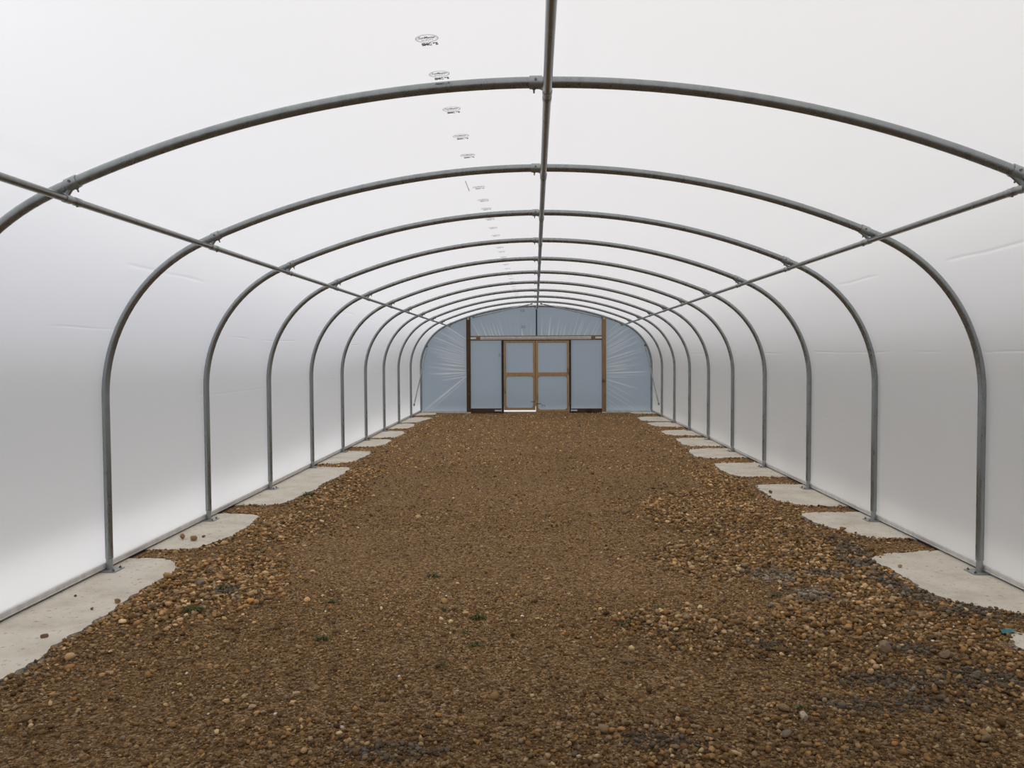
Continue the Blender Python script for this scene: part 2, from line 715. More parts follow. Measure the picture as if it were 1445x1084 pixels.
TR = .03
hoop = empty('steel_hoop', (0, Y0, 0))
tp = full_profile(0, .10, nstraight=4, nshoulder=22, nroof=26)
mb = MB()
mb.tube([(x, 0, z) for x, z in tp], TR, 20)
mb.build('hoop_tube', M['galv'], hoop, smooth='auto')
for sx in (-1, 1):
    mb = MB()
    mb.tube([(sx * HW, 0, .006), (sx * HW, 0, .16)], .0255, 18)
    mb.build('foot_spigot', M['zinc'], hoop, smooth='auto')
    mb = MB()
    q = .085
    ring = [(-q + .012, -q), (q - .012, -q), (q, -q + .012), (q, q - .012), (q - .012, q), (-q + .012, q), (-q, q - .012), (-q, -q + .012)]
    v = [(sx * HW + x, y, 0.0005) for x, y in ring] + [(sx * HW + x, y, .008) for x, y in ring]
    mb.add(v, [tuple(range(8)), tuple(range(8, 16))] + [(i, (i + 1) % 8, (i + 1) % 8 + 8, i + 8) for i in range(8)])
    # turned-up lip on the camera side
    mb.box(sx * HW - .07, sx * HW + .07, -q, -q + .006, .008, .014)
    fpl = mb.build('foot_plate', M['zinc'], hoop)
    for bx, by in ((-.06, -.055), (.06, -.055), (-.06, .055), (.06, .055)):
        mb = MB()
        mb.hexbolt((sx * HW + bx, by, .008), (0, 0, 1), .010, .009, .008)
        mb.build('anchor_bolt', M['bolt'], fpl)


def clamp(s_c, centre, rad, sign):
    """band round the hoop beside the purlin, with a strap under the purlin and a bolt."""
    p, t, n = hoop_point(s_c)
    mb = MB()
    L = .034
    pts = [p - t * L, p - t * L * .99, p + t * L * .99, p + t * L]
    mb.tube(pts, [.031, .0355, .0355, .031], 18)
    # lug below the band and strap running to the purlin
    c = Vector(centre)
    q = p + n * .034
    mb.tube([p + n * .02 - t * sign * .02, c - n * .012], [.016, .014], 8)
    mb.tube([c + Vector((0, -.028, 0)), c + Vector((0, .028, 0))], rad + .004, 16)
    cl = mb.build('clamp', M['zinc'], hoop, smooth='auto')
    mb = MB()
    b0 = p + n * .030 + t * sign * .010
    mb.hexbolt(b0, n, .010, .009, .018)
    mb.build('clamp_bolt', M['bolt'], cl)
    mb = MB()
    b1 = p + Vector((0, -.034, 0)) + n * -.004
    mb.hexbolt(b1, (0, -1, 0), .008, .006)
    mb.build('clamp_bolt', M['bolt'], cl)


# arclength of the purlin crossing: nearest hoop point to the purlin centre
best = min((abs((hoop_point(s * .005)[0] - Vector((PUX, 0, PUZ))).length - .0), s * .005) for s in range(300, 800))[1]
clamp(RIX - .062, (RIX, 0, RIZ), RIR, -1)
clamp(best - .065, (PUX, 0, PUZ), PUR, 1)
clamp(-(best - .065), (-PUX, 0, PUZ), PUR, 1)
ORD = ['first', 'second', 'third', 'fourth', 'fifth', 'sixth', 'seventh', 'eighth', 'ninth', 'tenth', 'eleventh']
for k in range(NH):
    h = hoop if k == 0 else copy_tree(hoop)
    h.location = (0, Y0 + S * k, 0)
    if k == 0:
        lab = 'thick galvanised steel hoop overhead, first from the camera, feet outside the picture'
    elif k == NH - 1:
        lab = 'thin-looking galvanised steel hoop framing the bluish end sheet, last of the row'
    elif k == NH - 2:
        lab = 'galvanised steel hoop one bay before the end sheet, with diagonal braces at its feet'
    else:
        lab = f'galvanised steel hoop on foot plates, {ORD[k]} from the camera along the tunnel'
    tag(h, lab, 'hoop', 'galvanised steel hoops of the tunnel')

# ------------------------------------------------------------------ purlins and ridge tube
YP0, YP1 = YB + .1, Y0 + S * (NH - 1) + .06


def purlin(x, z, r, name, label):
    root = empty(name, (x, 0, z))
    mb = MB()
    mb.tube([(0, YP0 + (YP1 - YP0) * i / 20, 0) for i in range(21)], r, 16)
    mb.build('tube', M['galv_dark'], root, smooth='auto')
    for k in range(NH):
        yj = Y0 + S * k + .10
        if yj + .05 > YP1:
            continue
        mb = MB()
        mb.tube([(0, yj - .035, 0), (0, yj - .03, 0), (0, yj + .03, 0), (0, yj + .035, 0)], [r + .0008, r + .003, r + .003, r + .0008], 16)
        js = mb.build('joint_sleeve', M['galv_dark'], root, smooth='auto')
        mb = MB()
        mb.hexbolt((0, yj, -r - .002), (0, 0, -1), .006, .005)
        mb.build('joint_bolt', M['bolt'], js)
    tag(root, label, 'purlin', 'long purlin tubes')
    return root


purlin(RIX, RIZ, RIR, 'ridge_tube', 'dark grey ridge tube running overhead along the middle of the roof')
purlin(-PUX, PUZ, PUR, 'purlin_tube', 'grey purlin tube running along the left shoulder of the tunnel')
purlin(PUX, PUZ, PUR, 'purlin_tube', 'grey purlin tube running along the right shoulder of the tunnel')

# ------------------------------------------------------------------ base rails
for sx, lab in ((-1, 'left'), (1, 'right')):
    mb = MB()
    prof = [(3.536, .0165), (3.514, .0165), (3.514, .022), (3.5165, .025), (3.5165, .030), (3.514, .033), (3.514, .054), (3.518, .06), (3.524, .064), (3.546, .064), (3.546, .0165)]
    mb.prism([(sx * x, z) for x, z in prof], YB, YE - .05, 1)
    o = mb.build('base_rail', M['alu'])
    mb = MB()
    mb.prism([(sx * x, z) for x, z in [(3.530, -.05), (3.530, .016), (3.546, .016), (3.546, -.05)]], YB, YE - .05, 1)
    mb.build('rail_shade_strip', M['black'], o)  # black strip standing in for the shade under the rail
    tag(o, f'grey grooved metal base rail holding the sheet along the {lab} wall', 'rail', 'base rails along the side walls')
for x0, x1, lab in ((-3.42, -2.10, 'left'), (2.13, 3.42, 'right')):
    mb = MB()
    mb.bevel_box(x0, x1, YE - .045, YE - .01, -.03, .045, .004)
    o = mb.build('end_rail', M['alu'])
    tag(o, f'pale grey rail under the end sheet, between {lab} timber post and hoop foot', 'rail', 'rails under the end sheet')

# ------------------------------------------------------------------ braces at the far end
Y9, Y10 = Y0 + S * 9, Y0 + S * 10


def brace(name, p, q, r, label, group, collar=True):
    p, q = Vector(p), Vector(q)
    root = empty(name, p)
    d = q - p
    mb = MB()
    mb.tube([Vector((0, 0, 0)), d * .03, d * .05, d * .95, d * .97, d], [r * .55, r * .6, r, r, r * .6, r * .55], 12)
    mb.build('tube', M['galv_dark'], root, smooth='auto')
    for e in (Vector((0, 0, 0)), d):
        mb = MB()
        n = d.normalized() * .03
        mb.tube([e - n, e + n], r * 1.25, 10)
        mb.build('end_clip', M['bolt'], root, smooth='auto')
    tag(root, label, 'brace', group)


for sx, lab in ((-1, 'left'), (1, 'right')):
    brace('corner_brace', (sx * 3.395, Y9 - .0, .36), (sx * 3.285, Y10 - .02, 2.0), .017,
          f'thin diagonal steel brace from last hoop down to the {lab} post before it', 'diagonal braces at the hoop feet')
brace('roof_brace', (-.11, Y9 + .03, 3.145), (-1.87, Y10 - .03, 2.875), .016, 'thin sloping roof brace left of the ridge at the far end', 'roof braces at the far end')
brace('roof_brace', (.16, Y9 + .03, 3.145), (1.98, Y10 - .03, 2.845), .016, 'thin sloping roof brace right of the ridge at the far end', 'roof braces at the far end')

# upright between the lintel and the ridge
root = empty('ridge_strut', (.03, YE - .085, 2.318))
mb = MB()
mb.tube([(0, 0, 0), (0, 0, .80)], .022, 14)
mb.build('tube', M['black'], root, smooth='auto')
mb = MB()
mb.tube([(0, 0, .78), (0, 0, .86)], .03, 14)
mb.build('collar', M['zinc'], root, smooth='auto')
tag(root, 'dark upright steel strut between the timber lintel and the ridge tube', 'strut')

# ------------------------------------------------------------------ timber door frame in the end sheet


def thing_box(name, dims, mat, label, cat, group=None, extra=None, b=.006):
    x0, x1, y0, y1, z0, z1 = dims
    root = empty(name, ((x0 + x1) / 2, (y0 + y1) / 2, z0))
    ox, oy, oz = root.location
    mb = MB()
    mb.bevel_box(x0 - ox, x1 - ox, y0 - oy, y1 - oy, 0, z1 - z0, b)
    mb.build('timber', mat, root)
    if extra:
        extra(root)
    tag(root, label, cat, group)
    return root


def bolts(zs, mat='bolt'):
    def f(root):
        for z in zs:
            mb = MB()
            mb.hexbolt((0, -.05, z), (0, -1, 0), .014, .01)
            mb.build('bolt_head', M[mat], root)
    return f


def post_extra(zs, h):
    def f(root):
        bolts(zs)(root)
        mb = MB()
        mb.box(-.066, .066, -.056, -.05, .01, .05)
        mb.build('foot_bracket', M['alu'], root)
        mb = MB()
        mb.box(-.03, .03, -.058, -.05, h - .06, h)
        mb.build('top_strap', M['zinc'], root)
    return f


thing_box('timber_post', (-2.095, -1.972, YE - .105, YE - .005, -.04, 2.86), M['wood_dark'],
          'dark brown timber post at the left of the sliding doors', 'post', None, post_extra((.6, 1.33, 2.3), 2.90))
thing_box('timber_post', (1.995, 2.122, YE - .105, YE - .005, -.04, 2.85), M['wood_post'],
          'lighter brown knotty timber post at the right of the sliding doors', 'post', None, post_extra((.55, 1.4, 2.28), 2.89))
lin = thing_box('timber_lintel', (-1.968, 1.991, YE - .075, YE - .01, 2.175, 2.315), M['wood_lintel'],
                'brown timber lintel above the doors, spanning post to post', 'lintel')
for x0, x1, m in ((-1.968, -1.80, 'alu'), (1.80, 1.991, 'alu')):
    mb = MB()
    mb.bevel_box(x0, x1, YE - .095, YE - .0755, 2.215, 2.275, .003)
    o = mb.build('end_plate', M[m], lin)
    o.location = -lin.location
root = empty('door_track', (0, YE - .10, 2.20))
mb = MB()
mb.prism([(-.022, 0), (.02, 0), (.02, .085), (-.022, .085), (-.022, .045), (-.016, .045), (-.016, .079), (.014, .079), (.014, .006), (-.016, .006), (-.016, .02), (-.022, .02)], -1.67, 1.674, 0)
# prism along x uses (y, z)
mb.build('rail', M['track'], root)
for bx in (-1.2, -.4, .4, 1.2):
    mb = MB()
    mb.box(bx - .02, bx + .02, .019, .026, .02, .075)
    mb.build('bracket', M['zinc'], root)
tag(root, 'pale metal sliding door track fixed along the timber lintel', 'track')

thing_box('door_jamb', (-1.035, -.972, YE - .055, YE + .03, -.03, 2.174), M['black'], 'nearly black jamb beside the left sliding door', 'jamb', None,  # black stands in for the shaded side of the jamb timber
          bolts((.3, 1.8)))
thing_box('door_jamb', (1.016, 1.066, YE - .055, YE + .03, -.03, 2.174), M['black'], 'nearly black jamb beside the right sliding door', 'jamb', None,
          bolts((.3, 1.8)))
thing_box('bottom_plank', (-1.968, -1.04, YE - .09, YE - .02, -.03, .115), M['wood_sill'], 'dark brown bottom plank under the left fixed panel', 'plank', None,
          lambda r: [MB().bevel_box(-.44 + .70, -.44 + .90, -.065, -.0355, .06, .10, .003).build('guide_plate', M['alu'], r)])
thing_box('bottom_plank', (1.07, 1.991, YE - .09, YE - .02, -.03, .105), M['wood_sill'], 'dark brown bottom plank under the right fixed panel', 'plank', None,
          lambda r: [MB().bevel_box(-.46, -.28, -.065, -.0355, .06, .10, .003).build('guide_plate', M['alu'], r)])


def door(n, x0, x1, inner_right, label):
    """framed leaf: two stiles, three rails, two sheets of film with gusseted corners."""
    root = empty(f'door_{n}', (x0, YE - .085, .062 if n == 1 else .0))
    w, h = x1 - x0, (2.098 if n == 1 else 2.16)
    sw = .068

    def bar(name, a0, a1, z0, z1, y0=0, y1=.045, mat='wood_pale'):
        return MB().bevel_box(a0, a1, y0, y1, z0, z1, .005).build(name, M[mat], root)
    bar('stile', 0, sw, 0, h)
    bar('stile', w - sw, w, 0, h)
    bar('rail', sw, w - sw, 0, .075, .004)
    zm = 1.087 - root.location.z
    bar('rail', sw, w - sw, zm, zm + .113, .004)
    bar('rail', sw, w - sw, h - .06, h, .004)
    for z0, z1 in ((.03, zm + .05), (zm + .06, h - .02)):
        mb = MB()
        mb.add([(sw * .6, .036, z0), (w - sw * .6, .036, z0), (w - sw * .6, .036, z1), (sw * .6, .036, z1)], [(0, 1, 2, 3)])
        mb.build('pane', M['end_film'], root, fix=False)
    g = .07
    for cx, dx in ((sw, 1), (w - sw, -1)):
        for cz, dz in ((.075, 1), (zm, -1)):
            mb = MB()
            mb.prism([(cx - dx * .01, cz - dz * .01), (cx + dx * g, cz - dz * .01), (cx + dx * g, cz), (cx + dx * g * .35, cz + dz * g * .35), (cx, cz + dz * g), (cx - dx * .01, cz + dz * g)], .012, .034, 1)
            mb.build('corner_gusset', M['wood_pale'], root)
    tag(root, label, kind='structure')
    return root, w


d1, w1 = door(1, -.966, -.012, True, 'left sliding door, pale timber frame with two film panels')
d2, w2 = door(2, .002, 1.010, False, 'right sliding door, pale timber frame with two film panels')
MB().box(w1 - .14, w1 + .0, -.012, -.001, .245, .262).build('latch_bar', M['black'], d1)
MB().box(.0, .16, -.012, -.001, .245, .262).build('latch_bar', M['black'], d2)
mk = MB()
c, sn = 0, 1
mk.add([(.2 + .9 * (-z), .030, .19 + .9 * x) for x, z, _ in lv], lf)
mk.build('printed_mark', M['ink'], d2, fix=False)

# ------------------------------------------------------------------ ground
# ---- value noise
_tab = rng.random((256, 256))


def vnoise(x, y, sc):
    x, y = np.asarray(x) * sc, np.asarray(y) * sc
    xi, yi = np.floor(x).astype(int), np.floor(y).astype(int)
    fx, fy = x - xi, y - yi
    fx, fy = fx * fx * (3 - 2 * fx), fy * fy * (3 - 2 * fy)
    g = lambda i, j: _tab[i & 255, j & 255]
    return (g(xi, yi) * (1 - fx) + g(xi + 1, yi) * fx) * (1 - fy) + (g(xi, yi + 1) * (1 - fx) + g(xi + 1, yi + 1) * fx) * fy


def fbm(x, y, sc, o=4):
    r, a, t = 0, 1, 0
    for i in range(o):
        r = r + a * vnoise(np.asarray(x) + 17.3 * i, np.asarray(y) + 5.1 * i, sc * 2 ** i)
        t += a
        a *= .55
    return r / t


COARSE = [(-2.5, 6.0, .55, .9), (-2.55, 8.2, .35, .7), (1.9, 9.0, .7, 1.3), (2.35, 7.5, .55, .9), (2.4, 6.3, .55, .8), (2.3, 5.3, .7, .7), (2.3, 4.6, .8, .6), (1.3, 5.0, .6, .35), (.9, 5.2, .5, .3),
          (.5, 3.6, .7, .3), (1.5, 3.7, .7, .35), (-.8, 3.6, .6, .22), (1.6, 6.9, .6, .7), (-2.5, 10.0, .35, .9), (-2.6, 11.8, .3, 1.2), (2.5, 11.0, .3, 1.2)]
GREY = [(1.84, 6.33, .22, .25), (1.98, 5.9, .2, .2), (2.78, 7.2, .16, .3), (2.66, 6.75, .14, .25), (2.68, 6.2, .13, .35), (2.72, 5.85, .12, .25), (2.90, 5.52, .2, .12), (3.2, 5.32, .3, .08), (1.9, 4.33, .28, .12), (1.59, 4.0, .22, .12), (1.9, 4.06, .22, .12),
        (2.4, 4.35, .25, .15), (.55, 3.6, .2, .08), (-.63, 3.5, .25, .08), (1.35, 4.85, .12, .08), (2.2, 4.75, .15, .1), (2.85, 7.6, .2, .1), (-2.3, 5.9, .12, .15), (2.3, 6.4, .2, .12)]


def zone(x, y, L):
    s = np.zeros_like(np.asarray(x, float))
    for cx, cy, rx, ry in L:
        s = np.maximum(s, np.exp(-((x - cx) / rx) ** 2 - ((y - cy) / ry) ** 2))
    return s


def ground_z(x, y):
    x, y = np.asarray(x, float), np.asarray(y, float)
    z = -.035 + .03 * (fbm(x, y, .7) - .5) + .012 * (fbm(x, y, 4) - .5)
    z = z + .03 * zone(x, y, COARSE)
    edge = np.clip((np.abs(x) - 2.6) / .5, 0, 1)
    z = z * (1 - edge) + edge * (-.011 + .01 * (fbm(x, y, 5) - .5))
    return z


nx = 150
ys_g = np.concatenate([np.arange(-14.05, 1.5, .4), np.arange(1.6, 12, .05), np.arange(12, YE + .35, .11)])
xs_g = np.linspace(-3.56, 3.56, nx)
XX, YY = np.meshgrid(xs_g, ys_g)
ZZ = ground_z(XX, YY)
V = np.stack([XX, YY, ZZ], -1).reshape(-1, 3)
ny = len(ys_g)
I = (np.arange(ny - 1)[:, None] * nx + np.arange(nx - 1)[None]).reshape(-1)
F = np.stack([I, I + 1, I + nx + 1, I + nx], -1)


def np_mesh(name, V, F, mat, cols=None, smooth=True):
    me = bpy.data.meshes.new(name)
    k = F.shape[1]
    me.vertices.add(len(V))
    me.vertices.foreach_set('co', V.astype(np.float32).ravel())
    me.loops.add(F.size)
    me.loops.foreach_set('vertex_index', F.astype(np.int32).ravel())
    me.polygons.add(len(F))
    me.polygons.foreach_set('loop_start', (np.arange(len(F)) * k).astype(np.int32))
    if smooth:
        me.polygons.foreach_set('use_smooth', np.ones(len(F), bool))
    if cols is not None:
        a = me.attributes.new('stone_colour', 'FLOAT_COLOR', 'POINT')
        a.data.foreach_set('color', cols.astype(np.float32).ravel())
    me.update(calc_edges=True)
    me.materials.append(mat)
    o = bpy.data.objects.new(name, me)
    COL.objects.link(o)
    return o


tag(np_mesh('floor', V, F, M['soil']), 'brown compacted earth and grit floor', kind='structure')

# ---- concrete slabs (outlines on the ground, hoop feet stand on them)
WLX = 3.585
SL = {
    'L1': [(-WLX, 6.84), (-3.33, 6.83), (-3.21, 6.82), (-3.02, 6.71), (-2.92, 6.40), (-2.92, 5.81), (-2.9, 5.43), (-2.9, 5.08), (-2.91, 4.87), (-2.86, 4.55), (-2.87, 4.28), (-2.89, 3.9), (-2.95, 3.3), (-3.2, 3.1), (-WLX, 3.1)],
    'L2': [(-WLX, 7.10), (-3.19, 7.08), (-3.08, 7.16), (-3.01, 7.39), (-2.96, 7.64), (-2.93, 8.07), (-2.98, 8.60), (-3.12, 8.76), (-3.39, 8.78), (-WLX, 8.78)],
    'L3': [(-WLX, 9.24), (-3.2, 9.27), (-3.03, 9.33), (-2.92, 9.68), (-2.87, 10.42), (-2.89, 11.0), (-2.83, 11.45), (-2.83, 12.2), (-2.91, 12.46), (-3.4, 12.53), (-WLX, 12.53)],
    'L4': [(-WLX, 12.80), (-3.23, 12.81), (-3.0, 13.06), (-2.96, 13.5), (-2.92, 14.25), (-2.99, 14.55), (-3.41, 14.61), (-WLX, 14.61)],
    'L5': [(-WLX, 15.24), (-3.08, 15.23), (-2.93, 15.58), (-2.93, 16.33), (-3.04, 16.63), (-3.47, 16.64), (-WLX, 16.64)],
    'L6': [(-WLX, 16.89), (-3.0, 16.9), (-2.93, 17.4), (-2.93, 18.07), (-3.05, 18.42), (-3.45, 18.52), (-WLX, 18.52)],
    'L7': [(-WLX, 18.90), (-3.05, 19.05), (-2.98, 19.6), (-3.0, 20.1), (-3.18, 20.50), (-3.42, 20.52), (-WLX, 20.52)],
    'L8': [(-WLX, 20.65), (-3.09, 20.83), (-2.97, 21.51), (-2.85, 22.23), (-3.0, 22.52), (-3.33, 22.58), (-WLX, 22.58)],
    'L9': [(-WLX, 23.15), (-3.22, 23.35), (-2.93, 23.55), (-3.0, 24.35), (-3.3, 24.43), (-WLX, 24.43)],
    'R0': [(WLX, 5.08), (3.05, 5.10), (2.9, 5.04), (2.87, 4.95), (2.80, 4.87), (2.81, 4.75), (2.84, 4.5), (2.86, 3.9), (3.0, 3.6), (WLX, 3.6)],
    'R1': [(WLX, 7.16), (3.4, 7.15), (3.03, 7.05), (2.82, 6.92), (2.80, 6.79), (2.81, 6.56), (2.83, 6.22), (2.81, 5.95), (2.87, 5.68), (2.97, 5.56), (3.21, 5.38), (WLX, 5.30)],
    'R2': [(WLX, 8.90), (3.44, 8.90), (2.90, 8.87), (2.82, 8.75), (2.83, 8.45), (2.86, 8.19), (2.95, 7.92), (3.06, 7.66), (3.2, 7.56), (WLX, 7.54)],
    'R3': [(WLX, 10.79), (3.05, 10.79), (2.87, 10.72), (2.83, 10.23), (2.83, 9.55), (2.97, 9.27), (3.26, 9.19), (WLX, 9.2)],
    'R4': [(WLX, 12.94), (2.95, 12.92), (2.78, 12.75), (2.74, 12.15), (2.77, 11.62), (2.89, 11.43), (3.15, 11.39), (WLX, 11.40)],
    'R5': [(WLX, 14.92), (3.10, 14.95), (2.77, 14.76), (2.68, 14.2), (2.68, 13.65), (2.84, 13.46), (3.3, 13.5), (WLX, 13.55)],
    'R6': [(WLX, 16.77), (3.03, 16.79), (2.85, 16.62), (2.79, 15.6), (2.90, 15.22), (WLX, 15.18)],
    'R7': [(WLX, 18.55), (3.0, 18.52), (2.80, 18.26), (2.78, 17.5), (3.02, 17.2), (WLX, 17.25)],
    'R8': [(WLX, 20.68), (3.13, 20.72), (2.80, 20.46), (2.80, 19.65), (3.0, 19.35), (WLX, 19.28)],
    'R9': [(WLX, 22.6), (2.97, 22.58), (2.76, 22.14), (2.75, 21.25), (3.0, 20.98), (WLX, 20.94)],
    'R10': [(WLX, 24.43), (3.0, 24.44), (2.76, 24.3), (2.90, 23.65), (WLX, 23.6)],
}
ORDL = {'L1': 'long pale concrete slab along the left wall, first from the camera, with pebbles on it',
        'L2': 'pale concrete slab by the left wall, second from the camera, crumbling rough edge',
        'L3': 'long pale concrete slab by the left wall, third from the camera, under two hoop feet',
        'R0': 'corner of pale concrete slab cut off by the picture edge at the right',
        'R1': 'large pale concrete slab by the right wall, edged with dark grey crushed stone',
        'R2': 'pale concrete slab by the right wall just behind the large slab edged with grey stone',
        'L9': 'small pale concrete slab in the far left corner under the last hoop foot',
        'R10': 'small pale concrete slab in the far right corner under the last hoop foot'}


def resample(poly, step, jit, seed):
    r = random.Random(seed)
    out = []
    n = len(poly)
    for i in range(n):
        a, b = Vector(poly[i]), Vector(poly[(i + 1) % n])
        L = (b - a).length
        k = max(1, int(L / step))
        wall = abs(a.x) > 3.55 and abs(b.x) > 3.55
        for j in range(k):
            p = a.lerp(b, j / k)
            if not wall and abs(p.x) < 3.5:
                p += Vector((r.uniform(-jit, jit), r.uniform(-jit, jit)))
            out.append(p)
    # one smoothing pass rounds the corners
    m = len(out)
    return [out[i] if abs(out[i].x) > 3.55 else out[i] * .5 + (out[i - 1] + out[(i + 1) % m]) * .25 for i in range(m)]


def slab(key, poly):
    ring = resample(poly, .035, .02, key)
    ring = [p if abs(p.x) > 3.5 else p + Vector((float(fbm(p.x, p.y, 6)) - .5, float(fbm(p.y, p.x, 6)) - .5)) * .05 for p in ring]
    cx = sum(p.x for p in ring) / len(ring)
    cy = sum(p.y for p in ring) / len(ring)
    r = random.Random(key + 'e')
    n = len(ring)
    root = empty('concrete_pad', (cx, cy, 0))
    # inset along the edge normal
    area = sum(ring[i].x * ring[(i + 1) % n].y - ring[(i + 1) % n].x * ring[i].y for i in range(n))
    sg = 1 if area > 0 else -1
    inset = []
    for i in range(n):
        t = (ring[(i + 1) % n] - ring[i - 1]).normalized()
        nv = Vector((-t.y, t.x)) * sg
        inset.append(ring[i] + nv * r.uniform(.006, .03))
    mb = MB()
    v = [(p.x - cx, p.y - cy, 0) for p in inset]
    v += [(p.x - cx, p.y - cy, -.09) for p in inset]
    mb.add(v, [tuple(range(n)), tuple(range(n, 2 * n))] + [(i, (i + 1) % n, (i + 1) % n + n, i + n) for i in range(n)])
    mb.build('slab_top', M['concrete'], root)
    mb = MB()
    v = [(p.x - cx, p.y - cy, -.002) for p in inset]
    v += [(p.x - cx, p.y - cy, r.uniform(-.022, -.010)) for p in ring]
    v += [(p.x - cx, p.y - cy, -.08) for p in ring]
    f = []
    for lv_ in range(2):
        f += [(lv_ * n + i, lv_ * n + (i + 1) % n, (lv_ + 1) * n + (i + 1) % n, (lv_ + 1) * n + i) for i in range(n)]
    mb.add(v, f)
    e = mb.build('rough_edge', M['concrete_edge'], root)
    side = 'left' if key[0] == 'L' else 'right'
    num = int(key[1:]) - (1 if key[0] == 'L' else 0)
    lab = ORDL.get(key) or f'pale concrete slab by the {side} wall under a hoop foot, {ORD[num]} from the camera'
    tag(root, lab, 'slab', f'concrete slabs along the {side} wall', 'thing')
    return [(p.x, p.y) for p in ring]


rings = {k: np.array(slab(k, p)) for k, p in SL.items()}


def on_slab(x, y, grow=0.0):
    """1 inside any slab outline."""
    hit = np.zeros(len(x), bool)
    for R in rings.values():
        bb = (x > R[:, 0].min() - .05) & (x < R[:, 0].max() + .05) & (y > R[:, 1].min() - .05) & (y < R[:, 1].max() + .05)
        idx = np.nonzero(bb)[0]
        if not len(idx):
            continue
        px, py = x[idx], y[idx]
        c = np.zeros(len(idx), bool)
        x1, y1 = R[:, 0], R[:, 1]
        x2, y2 = np.roll(x1, -1), np.roll(y1, -1)
        for a, b, c2, d in zip(x1, y1, x2, y2):
            if b == d:
                continue
            c ^= ((b > py) != (d > py)) & (px < (c2 - a) * (py - b) / (d - b) + a)
        hit[idx] |= c
    return hit


# ---- loose gravel: one mesh of angular stones
t = (1 + 5 ** .5) / 2
ICO = np.array([(-1, t, 0), (1, t, 0), (-1, -t, 0), (1, -t, 0), (0, -1, t), (0, 1, t), (0, -1, -t), (0, 1, -t), (t, 0, -1), (t, 0, 1), (-t, 0, -1), (-t, 0, 1)], float) / math.sqrt(1 + t * t)
ICF = np.array([(0, 11, 5), (0, 5, 1), (0, 1, 7), (0, 7, 10), (0, 10, 11), (1, 5, 9), (5, 11, 4), (11, 10, 2), (10, 7, 6), (7, 1, 8), (3, 9, 4), (3, 4, 2), (3, 2, 6), (3, 6, 8), (3, 8, 9), (4, 9, 5), (2, 4, 11), (6, 2, 10), (8, 6, 7), (9, 8, 1)])


def sample(n, y0, y1, s0, s1, fn=None, xlim=3.5, pw=2.0):
    y = y0 + (y1 - y0) * rng.random(n)
    hw = np.minimum(xlim, .68 * y + .15)
    x = (rng.random(n) * 2 - 1) * hw
    s = s0 * (s1 / s0) ** (rng.random(n) ** pw)
    if fn is not None:
        keep = rng.random(n) < fn(x, y)
        x, y, s = x[keep], y[keep], s[keep]
    return np.stack([x, y, s], -1)


def dens_fine(x, y):
    return np.clip(.45 + 1.0 * (fbm(x, y, .9) - .4) + .5 * zone(x, y, COARSE), .12, 1)


def dens_coarse(x, y):
    e = np.clip(1 - np.abs(np.abs(x) - 2.65) / .35, 0, 1) * .5
    return np.clip(zone(x, y, COARSE) * 1.1 + e + .25 * (fbm(x, y, 1.3) - .45) + .14 * np.clip((6.3 - y) / 1.2, 0, 1) * (.4 + fbm(x, y, 2.1)), .0, 1)


parts = [
    sample(42000, 2.9, 6.0, .0035, .009, dens_fine),
    sample(34000, 4.0, 9.0, .005, .011, dens_fine),
    sample(22000, 8.0, 14.0, .007, .014, dens_fine),
    sample(20000, 12.0, 24.3, .010, .02, dens_fine),
    sample(50000, 2.9, 9.8, .007, .019, dens_coarse, 3.5, 1.5),
    sample(44000, 4.0, 12.5, .011, .024, lambda x, y: (zone(x, y, COARSE) > .35) * .85, 3.5, 1.5),
    sample(12000, 9.0, 24.2, .011, .024, dens_coarse, 3.5, 1.6),
    sample(800, 2.9, 12.0, .018, .034, lambda x, y: .1 + dens_coarse(x, y), 3.4, 2.2),
    sample(60000, 3.0, 8.2, .004, .011, lambda x, y: zone(x, y, GREY) ** .8, 3.5, 1.7),
]
# a row of stones lying against the slab edges
edge_pts = []
for k, R in rings.items():
    for (a, b) in R:
        if abs(a) > 3.5 or b > 20:
            continue
        for _ in range(16 if b < 8 else 7):
            edge_pts.append((a + rng.normal(0, .03) - np.sign(a) * .01, b + rng.normal(0, .035), rng.uniform(.004, .016)))
parts.append(np.array(edge_pts))
P = np.concatenate(parts)
dd = rng.exponential(.02, len(P)) * (.3 + 1.6 * fbm(P[:, 0], P[:, 1], 2.2))
ins = on_slab(P[:, 0].copy(), P[:, 1].copy())
for ox, oy in ((-np.sign(P[:, 0]), 0), (0, 1), (0, -1)):
    # stones may spill a little way over a slab edge
    ins &= on_slab(P[:, 0] + ox * -dd, P[:, 1] + oy * dd)
spill_ok = P[:, 2] < .016
ins |= on_slab(P[:, 0].copy(), P[:, 1].copy()) & ~spill_ok
P = P[~ins]
P = P[np.abs(P[:, 0]) < 3.48]
n = len(P)
x, y, s = P.T
gz = zone(x, y, GREY)
rgz = rng.random(n)
grey = rgz < np.clip(gz * 1.5 - .25, 0, .93)
pal = np.array([(.30, .185, .085), (.21, .12, .05), (.38, .26, .14), (.15, .088, .04), (.26, .145, .055), (.46, .34, .20), (.19, .13, .075), (.24, .17, .10), (.32, .17, .06), (.12, .072, .035)])
pick = rng.choice(len(pal), n, p=[.16, .17, .12, .13, .11, .05, .08, .07, .05, .06])
col = pal[pick] * (1 + .38 * rng.standard_normal((n, 1))).clip(.4, 1.8)
gcol = np.array([(.115, .097, .078)]) * (1 + .35 * rng.standard_normal((n, 1))).clip(.4, 2.2)
rare = rng.random(n)
gcol = gcol * (1 + .8 * zone(x, y, GREY[:2]))[:, None]
col[grey] = gcol[grey]
sel = (~grey) & (rare < .018)
col[sel] = gcol[sel] * 1.5
white = (rare > .9988) & (y < 9)
col[white] = (.78, .76, .72)
s = s.copy()
